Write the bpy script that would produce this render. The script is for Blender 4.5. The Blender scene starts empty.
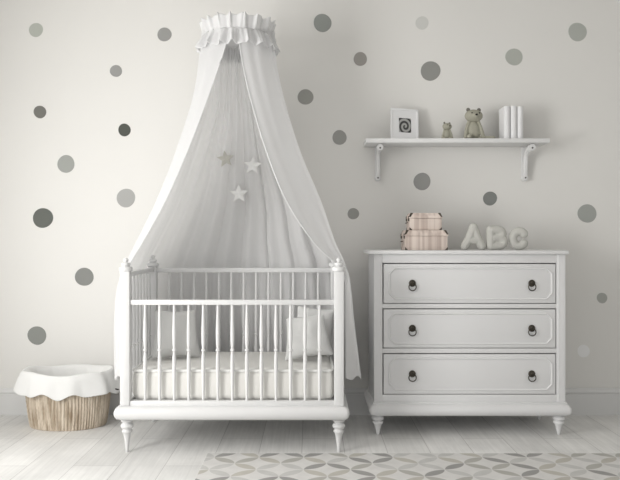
import bpy, bmesh, math, random
from mathutils import Vector, Matrix, noise
random.seed(7)
R = math.radians
SC = bpy.context.scene
COL = SC.collection
CAM_Y, CAM_H, F = -5.26, 1.297, 707.0

# ---------------------------------------------------------------- camera, world, lights, exposure
cam = bpy.data.objects.new('camera', bpy.data.cameras.new('camera'))
COL.objects.link(cam)
cam.location = (0, CAM_Y, CAM_H)
cam.rotation_euler = (R(90), 0, 0)
cam.data.sensor_width = 36
cam.data.lens = 36 * F / 620
SC.camera = cam
vs = SC.view_settings
vs.view_transform = 'Standard'; vs.look = 'None'; vs.gamma = 1; vs.use_curve_mapping = False
vs.exposure = 0.07
wd = bpy.data.worlds.new('world'); SC.world = wd; wd.use_nodes = True
bg = wd.node_tree.nodes['Background']
bg.inputs[0].default_value = (0.98, 0.99, 1.0, 1); bg.inputs[1].default_value = 0.52

WIN_Y, WIN_H, WIN_W, WIN_T = -1.62, 1.28, 0.95, 1.5      # window in the left wall: centre and size
WALL_L, WALL_R, ROOM_H = -2.85, 4.0, 3.25
def area(name, loc, rot, sx, sy, power, color):
    l = bpy.data.lights.new(name, 'AREA'); l.shape = 'RECTANGLE'; l.size = sx; l.size_y = sy
    l.energy = power; l.color = color
    o = bpy.data.objects.new(name, l); COL.objects.link(o); o.location = loc; o.rotation_euler = rot
    return o
area('window_daylight', (WALL_L - 0.03, WIN_Y, WIN_H), (0, R(-90), 0), WIN_T, WIN_W, 17, (1.0, 0.985, 0.955))
WIN2_Y, WIN2_W = -3.35, 1.5
area('window_daylight', (WALL_L - 0.03, WIN2_Y, WIN_H + .27), (0, R(-90), 0), WIN_T + .44, WIN2_W, 120, (1.0, 0.99, 0.97))

# ---------------------------------------------------------------- helpers
def P(px, py, Z):
    return Vector(((px - 310) / F * Z, CAM_Y + Z, CAM_H + (240 - py) / F * Z))
def X(px, Z): return (px - 310) / F * Z
def H(py, Z): return CAM_H + (240 - py) / F * Z

def lin(c):
    c = c / 255
    return c / 12.92 if c <= 0.04045 else ((c + 0.055) / 1.055) ** 2.4

def mat(name, col, rough=0.6, spec=0.3, metal=0.0, bump=None, var=None, trans=0.0, sheer=0.0):
    m = bpy.data.materials.new(name); m.use_nodes = True
    nt = m.node_tree; b = nt.nodes['Principled BSDF']
    b.inputs['Base Color'].default_value = (*col, 1)
    b.inputs['Roughness'].default_value = rough
    b.inputs['Specular IOR Level'].default_value = spec
    b.inputs['Metallic'].default_value = metal
    tc = nt.nodes.new('ShaderNodeTexCoord')
    if var:                                       # (scale, amount)
        n = nt.nodes.new('ShaderNodeTexNoise'); n.inputs['Scale'].default_value = var[0]
        n.inputs['Detail'].default_value = 4
        nt.links.new(tc.outputs['Object'], n.inputs['Vector'])
        mr = nt.nodes.new('ShaderNodeMapRange')
        mr.inputs['To Min'].default_value = 1 - var[1]; mr.inputs['To Max'].default_value = 1 + var[1]
        nt.links.new(n.outputs['Fac'], mr.inputs['Value'])
        mx = nt.nodes.new('ShaderNodeVectorMath'); mx.operation = 'SCALE'
        mx.inputs[0].default_value = col
        nt.links.new(mr.outputs[0], mx.inputs['Scale'])
        nt.links.new(mx.outputs[0], b.inputs['Base Color'])
    if bump:                                      # (scale, strength, distance)
        n = nt.nodes.new('ShaderNodeTexNoise'); n.inputs['Scale'].default_value = bump[0]
        n.inputs['Detail'].default_value = 3
        nt.links.new(tc.outputs['Object'], n.inputs['Vector'])
        bp = nt.nodes.new('ShaderNodeBump'); bp.inputs['Strength'].default_value = bump[1]
        bp.inputs['Distance'].default_value = bump[2]
        nt.links.new(n.outputs['Fac'], bp.inputs['Height'])
        nt.links.new(bp.outputs[0], b.inputs['Normal'])
    if trans:
        t = nt.nodes.new('ShaderNodeBsdfTranslucent'); t.inputs[0].default_value = (*col, 1)
        ms = nt.nodes.new('ShaderNodeMixShader'); ms.inputs[0].default_value = trans
        out = nt.nodes['Material Output']
        nt.links.new(b.outputs[0], ms.inputs[1]); nt.links.new(t.outputs[0], ms.inputs[2])
        nt.links.new(ms.outputs[0], out.inputs[0])
        if sheer:                                 # open weave of the voile
            tr = nt.nodes.new('ShaderNodeBsdfTransparent'); m2 = nt.nodes.new('ShaderNodeMixShader'); m2.inputs[0].default_value = sheer
            nt.links.new(ms.outputs[0], m2.inputs[1]); nt.links.new(tr.outputs[0], m2.inputs[2]); nt.links.new(m2.outputs[0], out.inputs[0])
    return m

WALLC = (0.81, 0.80, 0.775)
M = {}
M['wall'] = mat('wall_paint', WALLC, 0.9, 0.1, bump=(60, 0.08, 0.002))
M['ceiling'] = mat('ceiling_paint', (0.75, 0.74, 0.72), 0.9, 0.1)
M['trim'] = mat('trim_paint', (0.74, 0.74, 0.735), 0.5, 0.3)
M['white'] = mat('white_lacquer', (0.735, 0.735, 0.735), 0.38, 0.4)
M['dresser'] = mat('dresser_paint', (0.79, 0.79, 0.795), 0.42, 0.35)
M['dark'] = mat('dark_gap', (0.05, 0.048, 0.045), 0.9, 0.1)
M['shelf'] = mat('shelf_paint', (0.80, 0.80, 0.80), 0.45, 0.35)
M['screw'] = mat('screw_metal', (0.06, 0.055, 0.05), 0.5, 0.4, 0.6)
M['bronze'] = mat('aged_bronze', (0.07, 0.062, 0.05), 0.38, 0.5, 0.7, var=(80, 0.4))
M['cloth'] = mat('canopy_voile', (0.88, 0.88, 0.885), 0.9, 0.1, trans=0.40, sheer=0.08, bump=(400, 0.05, 0.001))
M['star'] = mat('star_felt', (0.88, 0.88, 0.87), 0.9, 0.1, bump=(300, 0.2, 0.001))
M['beige_star'] = mat('beige_felt', (0.60, 0.59, 0.54), 0.9, 0.1, bump=(300, 0.2, 0.001))
M['mattress'] = mat('mattress_cotton', (0.78, 0.77, 0.74), 0.9, 0.1, bump=(250, 0.15, 0.001))
M['piping'] = mat('piping_cotton', (0.86, 0.86, 0.84), 0.8, 0.1)
M['pillow'] = mat('pillow_linen', (0.70, 0.70, 0.69), 0.95, 0.1, bump=(260, 0.3, 0.0015))
M['liner'] = mat('liner_cotton', (0.78, 0.78, 0.77), 0.95, 0.1, bump=(120, 0.2, 0.002))
M['strap'] = mat('dark_strap', (0.10, 0.09, 0.085), 0.7, 0.2)
M['letter'] = mat('letter_felt', (0.58, 0.575, 0.54), 0.95, 0.1, bump=(220, 0.5, 0.003), var=(40, 0.05))
M['bear'] = mat('bear_knit', (0.42, 0.41, 0.34), 0.95, 0.1, bump=(260, 0.7, 0.003), var=(90, 0.15))
M['bear_ear'] = mat('bear_ear_felt', (0.22, 0.21, 0.185), 0.95, 0.1)
M['black'] = mat('black_thread', (0.02, 0.018, 0.016), 0.4, 0.4)
M['book'] = mat('book_cover', (0.84, 0.84, 0.85), 0.5, 0.3)
M['page'] = mat('page_paper', (0.72, 0.72, 0.70), 0.9, 0.1)
M['frame'] = mat('frame_paint', (0.84, 0.84, 0.85), 0.5, 0.3)
M['mount'] = mat('mount_card', (0.83, 0.83, 0.84), 0.9, 0.1)
M['corner'] = mat('corner_metal', (0.09, 0.075, 0.06), 0.4, 0.5, 0.6)

def wicker_mat():
    m = mat('wicker', (0.55, 0.45, 0.33), 0.7, 0.2)
    nt = m.node_tree; b = nt.nodes['Principled BSDF']
    tc = nt.nodes.new('ShaderNodeTexCoord'); mp = nt.nodes.new('ShaderNodeMapping')
    mp.inputs['Scale'].default_value = (38, 38, 4)
    n = nt.nodes.new('ShaderNodeTexNoise'); n.inputs['Scale'].default_value = 1; n.inputs['Detail'].default_value = 5
    cr = nt.nodes.new('ShaderNodeValToRGB')
    cr.color_ramp.elements[0].position = 0.3; cr.color_ramp.elements[0].color = (0.34, 0.265, 0.19, 1)
    cr.color_ramp.elements[1].position = 0.68; cr.color_ramp.elements[1].color = (0.74, 0.655, 0.545, 1)
    L = nt.links.new
    L(tc.outputs['Object'], mp.inputs[0]); L(mp.outputs[0], n.inputs[0]); L(n.outputs['Fac'], cr.inputs[0])
    L(cr.outputs[0], b.inputs['Base Color'])
    return m
M['wicker'] = wicker_mat()

def box_paper():
    m = mat('striped_box_paper', (0.6, 0.5, 0.45), 0.7, 0.2)
    nt = m.node_tree; b = nt.nodes['Principled BSDF']; L = nt.links.new
    tc = nt.nodes.new('ShaderNodeTexCoord'); mp = nt.nodes.new('ShaderNodeMapping')
    mp.inputs['Scale'].default_value = (30, 30, 0.6)
    n = nt.nodes.new('ShaderNodeTexNoise'); n.inputs['Scale'].default_value = 1; n.inputs['Detail'].default_value = 2
    cr = nt.nodes.new('ShaderNodeValToRGB')
    cr.color_ramp.elements[0].position = 0.38; cr.color_ramp.elements[0].color = (0.56, 0.46, 0.41, 1)
    cr.color_ramp.elements[1].position = 0.62; cr.color_ramp.elements[1].color = (0.80, 0.70, 0.635, 1)
    L(tc.outputs['Object'], mp.inputs[0]); L(mp.outputs[0], n.inputs[0]); L(n.outputs['Fac'], cr.inputs[0])
    L(cr.outputs[0], b.inputs['Base Color'])
    return m
M['box'] = box_paper()

def floor_mat():
    m = mat('whitewashed_planks', (0.7, 0.7, 0.69), 0.55, 0.3)
    nt = m.node_tree; b = nt.nodes['Principled BSDF']; L = nt.links.new; N = nt.nodes.new
    tc = N('ShaderNodeTexCoord'); mp = N('ShaderNodeMapping')
    mp.inputs['Rotation'].default_value = (0, 0, R(90)); mp.inputs['Location'].default_value = (0.3, 0.05, 0)
    L(tc.outputs['Object'], mp.inputs[0])
    br = N('ShaderNodeTexBrick'); br.offset = 0.37; br.offset_frequency = 2
    br.inputs['Color1'].default_value = (0.82, 0.815, 0.80, 1); br.inputs['Color2'].default_value = (0.74, 0.735, 0.72, 1)
    br.inputs['Mortar'].default_value = (0.54, 0.53, 0.52, 1)
    br.inputs['Scale'].default_value = 1; br.inputs['Mortar Size'].default_value = 0.0022
    br.inputs['Mortar Smooth'].default_value = 0.3; br.inputs['Bias'].default_value = 0
    br.inputs['Brick Width'].default_value = 1.5; br.inputs['Row Height'].default_value = 0.262
    L(mp.outputs[0], br.inputs[0])
    mg = N('ShaderNodeMapping'); mg.inputs['Scale'].default_value = (38, 1.6, 1)
    L(tc.outputs['Object'], mg.inputs[0])
    n = N('ShaderNodeTexNoise'); n.inputs['Scale'].default_value = 1; n.inputs['Detail'].default_value = 7; n.inputs['Roughness'].default_value = 0.65
    n.inputs['Distortion'].default_value = 0.6
    L(mg.outputs[0], n.inputs[0])
    mr = N('ShaderNodeMapRange'); mr.inputs['From Min'].default_value = 0.3; mr.inputs['From Max'].default_value = 0.7
    mr.inputs['To Min'].default_value = 0.90; mr.inputs['To Max'].default_value = 1.06
    L(n.outputs['Fac'], mr.inputs[0])
    n2 = N('ShaderNodeTexNoise'); n2.inputs['Scale'].default_value = 3.0; n2.inputs['Detail'].default_value = 4
    L(tc.outputs['Object'], n2.inputs[0])
    mr2 = N('ShaderNodeMapRange'); mr2.inputs['From Min'].default_value = 0.3; mr2.inputs['From Max'].default_value = 0.7
    mr2.inputs['To Min'].default_value = 0.90; mr2.inputs['To Max'].default_value = 1.08
    L(n2.outputs['Fac'], mr2.inputs[0])
    mu = N('ShaderNodeMath'); mu.operation = 'MULTIPLY'; L(mr.outputs[0], mu.inputs[0]); L(mr2.outputs[0], mu.inputs[1])
    vm = N('ShaderNodeVectorMath'); vm.operation = 'SCALE'; L(br.outputs['Color'], vm.inputs[0]); L(mu.outputs[0], vm.inputs['Scale'])
    L(vm.outputs[0], b.inputs['Base Color'])
    bp = N('ShaderNodeBump'); bp.inputs['Strength'].default_value = 0.25; bp.inputs['Distance'].default_value = 0.002
    L(n.outputs['Fac'], bp.inputs['Height']); L(bp.outputs[0], b.inputs['Normal'])
    return m
M['floor'] = floor_mat()

def rug_mat():
    m = mat('interlocking_circle_rug', (0.7, 0.7, 0.69), 0.95, 0.05)
    nt = m.node_tree; b = nt.nodes['Principled BSDF']; L = nt.links.new; N = nt.nodes.new
    def ma(op, a, bb=None, cc=None):
        n = N('ShaderNodeMath'); n.operation = op
        for i, v in enumerate((a, bb, cc)):
            if v is None: continue
            if isinstance(v, (int, float)): n.inputs[i].default_value = v
            else: L(v, n.inputs[i])
        return n.outputs[0]
    tc = N('ShaderNodeTexCoord'); sp = N('ShaderNodeSeparateXYZ'); L(tc.outputs['Object'], sp.inputs[0])
    xs = ma('DIVIDE', ma('SUBTRACT', sp.outputs[0], 0.095), 0.265)
    ys = ma('DIVIDE', ma('ADD', sp.outputs[1], 1.174), 0.228)
    u = ma('ADD', xs, ys); v = ma('SUBTRACT', ys, xs)
    cu = ma('ADD', ma('FLOOR', u), 0.5); cv = ma('ADD', ma('FLOOR', v), 0.5)
    pu = ma('SUBTRACT', u, cu); pv = ma('SUBTRACT', v, cv)
    au = ma('ABSOLUTE', pu); av = ma('ABSOLUTE', pv)
    ax = ma('MAXIMUM', au, av); ay = ma('MINIMUM', au, av)
    d = ma('ADD', ma('POWER', ma('SUBTRACT', 1.08, ax), 2.0), ma('POWER', ay, 2.0))
    mask = N('ShaderNodeMapRange'); L(d, mask.inputs[0])
    mask.inputs['From Min'].default_value = 0.586; mask.inputs['From Max'].default_value = 0.555
    mm = ma('GREATER_THAN', au, av); mi = ma('SUBTRACT', 1.0, mm)
    iu = ma('ADD', cu, ma('MULTIPLY', ma('MULTIPLY', ma('SIGN', pu), 0.5), mm))
    iv = ma('ADD', cv, ma('MULTIPLY', ma('MULTIPLY', ma('SIGN', pv), 0.5), mi))
    cb = N('ShaderNodeCombineXYZ')
    L(ma('ROUND', ma('MULTIPLY', iu, 2.0)), cb.inputs[0]); L(ma('ROUND', ma('MULTIPLY', iv, 2.0)), cb.inputs[1])
    wn = N('ShaderNodeTexWhiteNoise'); wn.noise_dimensions = '3D'; L(cb.outputs[0], wn.inputs['Vector'])
    cr = N('ShaderNodeValToRGB'); cr.color_ramp.interpolation = 'CONSTANT'
    E = cr.color_ramp.elements
    E[0].position = 0; E[0].color = (0.35, 0.345, 0.335, 1)
    E[1].position = 0.28; E[1].color = (0.52, 0.50, 0.455, 1)
    e = E.new(0.52); e.color = (0.57, 0.565, 0.55, 1)
    e = E.new(0.8); e.color = (0.46, 0.45, 0.42, 1)
    L(wn.outputs['Value'], cr.inputs[0])
    mx = N('ShaderNodeMix'); mx.data_type = 'RGBA'
    L(mask.outputs[0], mx.inputs[0]); mx.inputs[6].default_value = (0.69, 0.68, 0.665, 1); L(cr.outputs[0], mx.inputs[7])
    n = N('ShaderNodeTexNoise'); n.inputs['Scale'].default_value = 14; n.inputs['Detail'].default_value = 5
    L(tc.outputs['Object'], n.inputs[0])
    mr = N('ShaderNodeMapRange'); mr.inputs['To Min'].default_value = 0.88; mr.inputs['To Max'].default_value = 1.12; L(n.outputs['Fac'], mr.inputs[0])
    vm = N('ShaderNodeVectorMath'); vm.operation = 'SCALE'; L(mx.outputs[2], vm.inputs[0]); L(mr.outputs[0], vm.inputs['Scale'])
    L(vm.outputs[0], b.inputs['Base Color'])
    return m
M['rug'] = rug_mat()

def print_mat():                                 # grey swirl on the framed print (object space of the print, centred)
    m = mat('swirl_print', (0.4, 0.4, 0.4), 0.8, 0.1)
    nt = m.node_tree; b = nt.nodes['Principled BSDF']; L = nt.links.new; N = nt.nodes.new
    def ma(op, a, bb=None):
        n = N('ShaderNodeMath'); n.operation = op
        for i, v in enumerate((a, bb)):
            if v is None: continue
            if isinstance(v, (int, float)): n.inputs[i].default_value = v
            else: L(v, n.inputs[i])
        return n.outputs[0]
    uv = N('ShaderNodeTexCoord'); sp = N('ShaderNodeSeparateXYZ'); L(uv.outputs['UV'], sp.inputs[0])
    x = ma('SUBTRACT', sp.outputs[0], 0.5); y = ma('SUBTRACT', sp.outputs[1], 0.42)
    r = ma('SQRT', ma('ADD', ma('MULTIPLY', x, x), ma('MULTIPLY', y, y)))
    th = ma('ARCTAN2', y, x)
    s = ma('SINE', ma('ADD', ma('MULTIPLY', r, 20.0), ma('MULTIPLY', th, -1.0)))
    mr = N('ShaderNodeMapRange'); L(s, mr.inputs[0]); mr.inputs['From Min'].default_value = -0.5; mr.inputs['From Max'].default_value = 0.5
    mx = N('ShaderNodeMix'); mx.data_type = 'RGBA'; L(mr.outputs[0], mx.inputs[0])
    mx.inputs[6].default_value = (0.07, 0.07, 0.07, 1); mx.inputs[7].default_value = (0.42, 0.42, 0.41, 1)
    L(mx.outputs[2], b.inputs['Base Color'])
    return m
M['print'] = print_mat()

# --- mesh helpers
def add_box(bm, x0, x1, y0, y1, z0, z1, bev=0.0, seg=2):
    vs_ = [bm.verts.new((x, y, z)) for z in (z0, z1) for y in (y0, y1) for x in (x0, x1)]
    idx = [(0, 2, 3, 1), (4, 5, 7, 6), (0, 1, 5, 4), (2, 6, 7, 3), (0, 4, 6, 2), (1, 3, 7, 5)]
    fs = [bm.faces.new([vs_[i] for i in f]) for f in idx]
    if bev:
        es = list({e for f in fs for e in f.edges})
        bmesh.ops.bevel(bm, geom=es, offset=bev, segments=seg, profile=0.5, affect='EDGES', clamp_overlap=True)

def add_lathe(bm, prof, c, seg=24, sx=1.0, sy=1.0):
    rings = []
    for r, z in prof:
        if r < 1e-5: rings.append([bm.verts.new((c[0], c[1], c[2] + z))])
        else: rings.append([bm.verts.new((c[0] + r * sx * math.cos(2 * math.pi * k / seg), c[1] + r * sy * math.sin(2 * math.pi * k / seg), c[2] + z)) for k in range(seg)])
    for a, b in zip(rings, rings[1:]):
        for k in range(seg):
            k2 = (k + 1) % seg
            if len(a) == 1 and len(b) == 1: continue
            if len(a) == 1: bm.faces.new((a[0], b[k2], b[k]))
            elif len(b) == 1: bm.faces.new((a[k], a[k2], b[0]))
            else: bm.faces.new((a[k], a[k2], b[k2], b[k]))
    if len(rings[0]) > 1: bm.faces.new(list(reversed(rings[0])))
    if len(rings[-1]) > 1: bm.faces.new(rings[-1])

def add_tube(bm, pts, rad, seg=10, closed=False, flat=1.0, up=Vector((0, 0, 1))):
    n = len(pts); rings = []
    pts = [Vector(p) for p in pts]
    for i, p in enumerate(pts):
        a = pts[(i - 1) % n] if (closed or i > 0) else p
        b = pts[(i + 1) % n] if (closed or i < n - 1) else p
        t = (b - a).normalized()
        u = up if abs(t.dot(up)) < 0.95 else Vector((1, 0, 0))
        s = t.cross(u).normalized(); w = s.cross(t).normalized()
        r = rad[i] if isinstance(rad, (list, tuple)) else rad
        rings.append([bm.verts.new(p + s * (r * math.cos(2 * math.pi * k / seg)) + w * (r * flat * math.sin(2 * math.pi * k / seg))) for k in range(seg)])
    m = n if closed else n - 1
    for i in range(m):
        a, b = rings[i], rings[(i + 1) % n]
        for k in range(seg):
            bm.faces.new((a[k], a[(k + 1) % seg], b[(k + 1) % seg], b[k]))
    if not closed:
        bm.faces.new(list(reversed(rings[0]))); bm.faces.new(rings[-1])

def add_ball(bm, c, r, mtx=None, seg=20, rings=12):
    g = bmesh.ops.create_uvsphere(bm, u_segments=seg, v_segments=rings, radius=1.0)
    if isinstance(r, (int, float)): r = (r, r, r)
    T = Matrix.Translation(c) @ (mtx if mtx else Matrix.Identity(4)) @ Matrix.Diagonal((*r, 1))
    bmesh.ops.transform(bm, matrix=T, verts=g['verts'])

def grid(bm, rows, closed=False):
    V = [[bm.verts.new(p) for p in r] for r in rows]
    for a, b in zip(V, V[1:]):
        n = len(a)
        for k in range(n if closed else n - 1):
            bm.faces.new((a[k], a[(k + 1) % n], b[(k + 1) % n], b[k]))
    return V

def obj(name, bm, material, parent=None, smooth=True, mods=()):
    """link the bmesh (built in room coordinates) as ONE mesh object, under parent when given"""
    root = parent
    if parent is not None:
        while root.parent: root = root.parent
    off = Vector(root.location) if root else Vector((0, 0, 0))
    if parent is None:                            # origin at the base of the thing
        xs = [v.co for v in bm.verts]
        off = Vector(((min(v.x for v in xs) + max(v.x for v in xs)) / 2, (min(v.y for v in xs) + max(v.y for v in xs)) / 2, min(v.z for v in xs)))
        if name in NO_SHIFT or name.split('_')[0] in ('wall', 'floor', 'ceiling'): off = Vector((0, 0, 0))
    if off.length: bmesh.ops.translate(bm, verts=bm.verts[:], vec=-off)
    bmesh.ops.recalc_face_normals(bm, faces=bm.faces[:])
    me = bpy.data.meshes.new(name); bm.to_mesh(me); bm.free()
    me.materials.append(material)
    if smooth:
        for p in me.polygons: p.use_smooth = True
        try: me.set_sharp_from_angle(angle=R(38))
        except Exception: pass
    o = bpy.data.objects.new(name, me); COL.objects.link(o)
    if parent is None: o.location = off
    else: o.parent = parent
    for t, kw in mods:
        md = o.modifiers.new(t.lower(), t)
        for k, v in kw.items(): setattr(md, k, v)
    return o
NO_SHIFT = ('rug',)

def tag(o, label, cat, group=None):
    o['label'] = label; o['category'] = cat
    if group: o['group'] = group
    return o
def thing(name, label, cat, loc, group=None):
    o = bpy.data.objects.new(name, None); COL.objects.link(o); o.location = loc
    o.empty_display_size = 0.1
    return tag(o, label, cat, group)
def struct(name, bm, m, smooth=False):
    o = obj(name, bm, m, smooth=smooth); o['kind'] = 'structure'; return o
def B(*a, **k):
    bm = bmesh.new(); add_box(bm, *a, **k); return bm
def place_copy(root, loc, label):                # a copy of a thing with copies of its parts and sub-parts
    r = root.copy(); COL.objects.link(r); r.location = loc; r['label'] = label
    for ch in list(root.children):
        c = ch.copy(); COL.objects.link(c); c.parent = r
        for g in list(ch.children):
            d = g.copy(); COL.objects.link(d); d.parent = c
    return r

# ---------------------------------------------------------------- room shell
FY = -6.6
struct('floor', B(WALL_L - .12, WALL_R + .12, FY, 0.12, -0.1, 0), M['floor'])
struct('ceiling', B(WALL_L - .12, WALL_R + .12, FY, 0.12, ROOM_H, ROOM_H + 0.1), M['ceiling'])
struct('wall_back', B(WALL_L - .12, WALL_R + .12, 0, 0.12, 0, ROOM_H), M['wall'])
struct('wall_right', B(WALL_R, WALL_R + .12, FY, 0, 0, ROOM_H), M['wall'])
bm = bmesh.new()
wz0, wz1 = WIN_H - WIN_T / 2, WIN_H + WIN_T / 2 + .49
W1 = (WIN_Y - WIN_W / 2, WIN_Y + WIN_W / 2); W2 = (WIN2_Y - WIN2_W / 2, WIN2_Y + WIN2_W / 2)
for a, b in ((FY, W2[0]), (W2[1], W1[0]), (W1[1], 0)): add_box(bm, WALL_L - .12, WALL_L, a, b, wz0, wz1)
add_box(bm, WALL_L - .12, WALL_L, FY, 0, 0, wz0); add_box(bm, WALL_L - .12, WALL_L, FY, 0, wz1, ROOM_H)
struct('wall_left', bm, M['wall'])
for nm, (wy0, wy1) in (('window_1', W1), ('window_2', W2)):
    bm = bmesh.new()
    for a in ((wy0 - .05, wy0, wz0 - .05, wz1 + .05), (wy1, wy1 + .05, wz0 - .05, wz1 + .05), (wy0, wy1, wz1, wz1 + .05), (wy0, wy1, wz0 - .05, wz0)):
        add_box(bm, WALL_L, WALL_L + .02, *a, bev=.003)
    struct(nm, bm, M['trim'])

def baseboard(name, axis, a0, a1, w, sgn):
    prof = [(0, 0), (.016, 0), (.016, .150), (.013, .154), (.013, .160), (.021, .164), (.021, .172), (.015, .182), (.010, .196), (0, .197)]
    bm = bmesh.new(); rows = []
    for t in (a0, a1):
        rows.append([(t, w + sgn * d, z) if axis == 'x' else (w + sgn * d, t, z) for d, z in prof])
    V = grid(bm, rows); bm.faces.new(V[0]); bm.faces.new(V[1])
    struct(name, bm, M['trim'])
baseboard('baseboard_back', 'x', WALL_L, WALL_R, 0, -1)
baseboard('baseboard_left', 'y', FY, -0.022, WALL_L, 1)
baseboard('baseboard_right', 'y', FY, -0.022, WALL_R, -1)

# rug
bm = bmesh.new()
add_box(bm, -.62, 2.45, -3.1, CAM_Y + 4.278, 0.0005, 0.007, bev=.003)
tag(obj('rug', bm, M['rug'], smooth=False), 'pale flat rug patterned with interlocking grey and beige petal circles on the floor', 'rug')

# ---------------------------------------------------------------- wall dots
DOTS = [  # px, py, radius, grey rgb, local wall value, label
 (36, 30, 7.0, (180, 183, 176), 224, 'small pale grey-green wall dot nearest the top left corner'),
 (164.5, 34.5, 7.0, (155, 155, 153), 228, 'mid grey wall dot just left of the canopy ruffle'),
 (116, 71, 6.0, (160, 160, 158), 234, 'small grey wall dot below and left of the dot by the canopy ruffle'),
 (40, 112, 6.3, (128, 127, 122), 238, 'small dark grey wall dot high at the left, above the pale dots'),
 (124.5, 130, 6.3, (95, 97, 92), 241, 'smallest charcoal wall dot, left of the canopy'),
 (66, 164, 8.7, (172, 174, 170), 241, 'medium pale grey wall dot between the small dark dot and the big charcoal one'),
 (126, 198, 9.3, (183, 183, 181), 243, 'large pale grey wall dot closest to the canopy left side'),
 (43, 218, 10.0, (115, 118, 113), 243, 'largest dark grey wall dot on the left, above the basket'),
 (84.3, 276.8, 9.2, (148, 149, 146), 241, 'large mid grey wall dot left of the crib post'),
 (37, 335.5, 9.3, (150, 152, 148), 236, 'large grey wall dot lowest on the left, just over the basket'),
 (322.5, 23, 9.0, (138, 141, 138), 204, 'large grey wall dot right of the canopy ruffle'),
 (360.3, 59, 6.8, (145, 142, 138), 203, 'small warm grey wall dot above the left end of the shelf'),
 (422, 23, 6.6, (180, 180, 177), 196, 'faint pale grey wall dot near the top, above the picture frame'),
 (430.5, 71, 9.8, (132, 132, 129), 200, 'large dark grey wall dot directly above the picture frame'),
 (305.5, 97, 7.8, (146, 146, 142), 207, 'medium grey wall dot right beside the canopy, over its long right drape'),
 (514, 57, 8.5, (148, 150, 145), 188, 'medium grey wall dot above the upright white books'),
 (577.5, 32, 9.2, (135, 137, 133), 172, 'large grey wall dot nearest the top right corner'),
 (339.5, 137.5, 7.2, (145, 145, 142), 205, 'medium grey wall dot left of the shelf at shelf height'),
 (422, 181.5, 8.6, (138, 138, 136), 198, 'medium grey wall dot under the shelf, above the boxes'),
 (490, 198.5, 7.0, (115, 117, 115), 190, 'small dark grey wall dot above the felt letters'),
 (353.3, 213.7, 5.7, (133, 133, 130), 188, 'tiny grey wall dot between the canopy and the chest of drawers'),
 (587, 213.5, 9.3, (128, 130, 127), 176, 'large dark grey wall dot right of the shelf, above the chest corner'),
 (602, 298, 5.2, (122, 123, 120), 158, 'tiny dark grey wall dot at the right edge beside the chest'),
 (583.5, 351, 6.2, (190, 191, 186), 152, 'small whitish wall dot lowest on the right, beside the bottom drawer'),
]
for i, (px, py, r, c, w, lab) in enumerate(DOTS):
    k = WALLC[1] / lin(w)
    m = mat('dot_paint', tuple(min(0.9, lin(v) * k) for v in c), 0.9, 0.1)
    bm = bmesh.new(); ctr = P(px, py, 5.26); rr = r * 5.26 / F
    ring = []
    for q in range(48):
        a = 2 * math.pi * q / 48
        e = rr * (1 + 0.02 * math.sin(2 * a + i) + 0.012 * math.sin(3 * a + 2 * i))
        ring.append((ctr.x + e * math.cos(a), ctr.z + e * math.sin(a)))
    rows = [[(x, -0.0003, z) for x, z in ring], [(x, -0.0016, z) for x, z in ring]]
    V = grid(bm, rows, closed=True); bm.faces.new(V[0]); bm.faces.new(V[1])
    tag(obj('wall_dot', bm, m, smooth=False), lab, 'wall decal', 'polka dots stuck on the back wall')

# ---------------------------------------------------------------- crib
ZF, ZB = 4.30, 5.04            # centre distances of the front and back posts
yF, yB = CAM_Y + ZF, CAM_Y + ZB
XL, XR = -1.120, 0.176
crib = thing('crib', 'white wooden spindle crib with turned legs standing under the canopy', 'crib', ((XL + XR) / 2, (yF + yB) / 2, 0))
LEG = [(.0075, 0), (.009, .003), (.011, .03), (.016, .07), (.021, .100), (.026, .118), (.031, .122), (.033, .128), (.031, .134), (.026, .138), (.025, .143), (.036, .150), (.040, .160), (.036, .172), (.027, .178), (.027, .184), (.037, .190), (.038, .198), (.030, .204), (.030, .2105)]
FIN = [(.034, 0), (.040, .003), (.042, .012), (.041, .021), (.036, .027), (.022, .030), (.021, .033), (.026, .036), (.028, .043), (.026, .050), (.018, .054), (.010, .056), (.010, .058), (.0145, .062), (.016, .069), (.013, .077), (.006, .081), (0, .082)]
LEGS_S = [(r * .92, z) for r, z in LEG]
for (x, y) in ((XL, yF + .03), (XR, yF + .03), (XL, yB + .015), (XR, yB + .015)):
    bm = bmesh.new(); add_lathe(bm, LEG, (x, y, 0)); obj('leg', bm, M['white'], crib)
for (x, y) in ((XL, yF), (XR, yF), (XL, yB), (XR, yB)):
    p = obj('post', B(x - .029, x + .029, y - .029, y + .029, .294, 1.108, bev=.004), M['white'], crib)
    bm = bmesh.new(); add_lathe(bm, FIN, (x, y, 1.107)); obj('finial', bm, M['white'], p)
# bullnose plinth
def bullnose(x0, x1, y0, y1, z0, z1, bulge, bm, n=10, top_in=.012):
    rows = []
    h = z1 - z0
    prof = [(0.0 - .006, z0)] + [(bulge * math.sin(math.pi * t) ** 0.6, z0 + h * t) for t in [i / n for i in range(1, n)]] + [(-top_in, z1)]
    for o_, z in prof:
        rr = .02
        pts = []
        for cx, cy, a0 in ((x1 + o_ - rr, y1 + o_ - rr, 0), (x0 - o_ + rr, y1 + o_ - rr, 90), (x0 - o_ + rr, y0 - o_ + rr, 180), (x1 + o_ - rr, y0 - o_ + rr, 270)):
            for k in range(5):
                a = R(a0 + k * 22.5); pts.append((cx + rr * math.cos(a), cy + rr * math.sin(a), z))
        rows.append(pts)
    V = grid(bm, rows, closed=True); bm.faces.new(V[0]); bm.faces.new(V[-1])
bm = bmesh.new(); bullnose(XL - .038, XR + .038, yF - .04, yB + .04, .210, .293, .024, bm)
obj('plinth', bm, M['white'], crib)
def rail(x0, x1, y0, y1, z0, z1, nm='rail'): return obj(nm, B(x0, x1, y0, y1, z0, z1, bev=.004), M['white'], crib)
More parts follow.
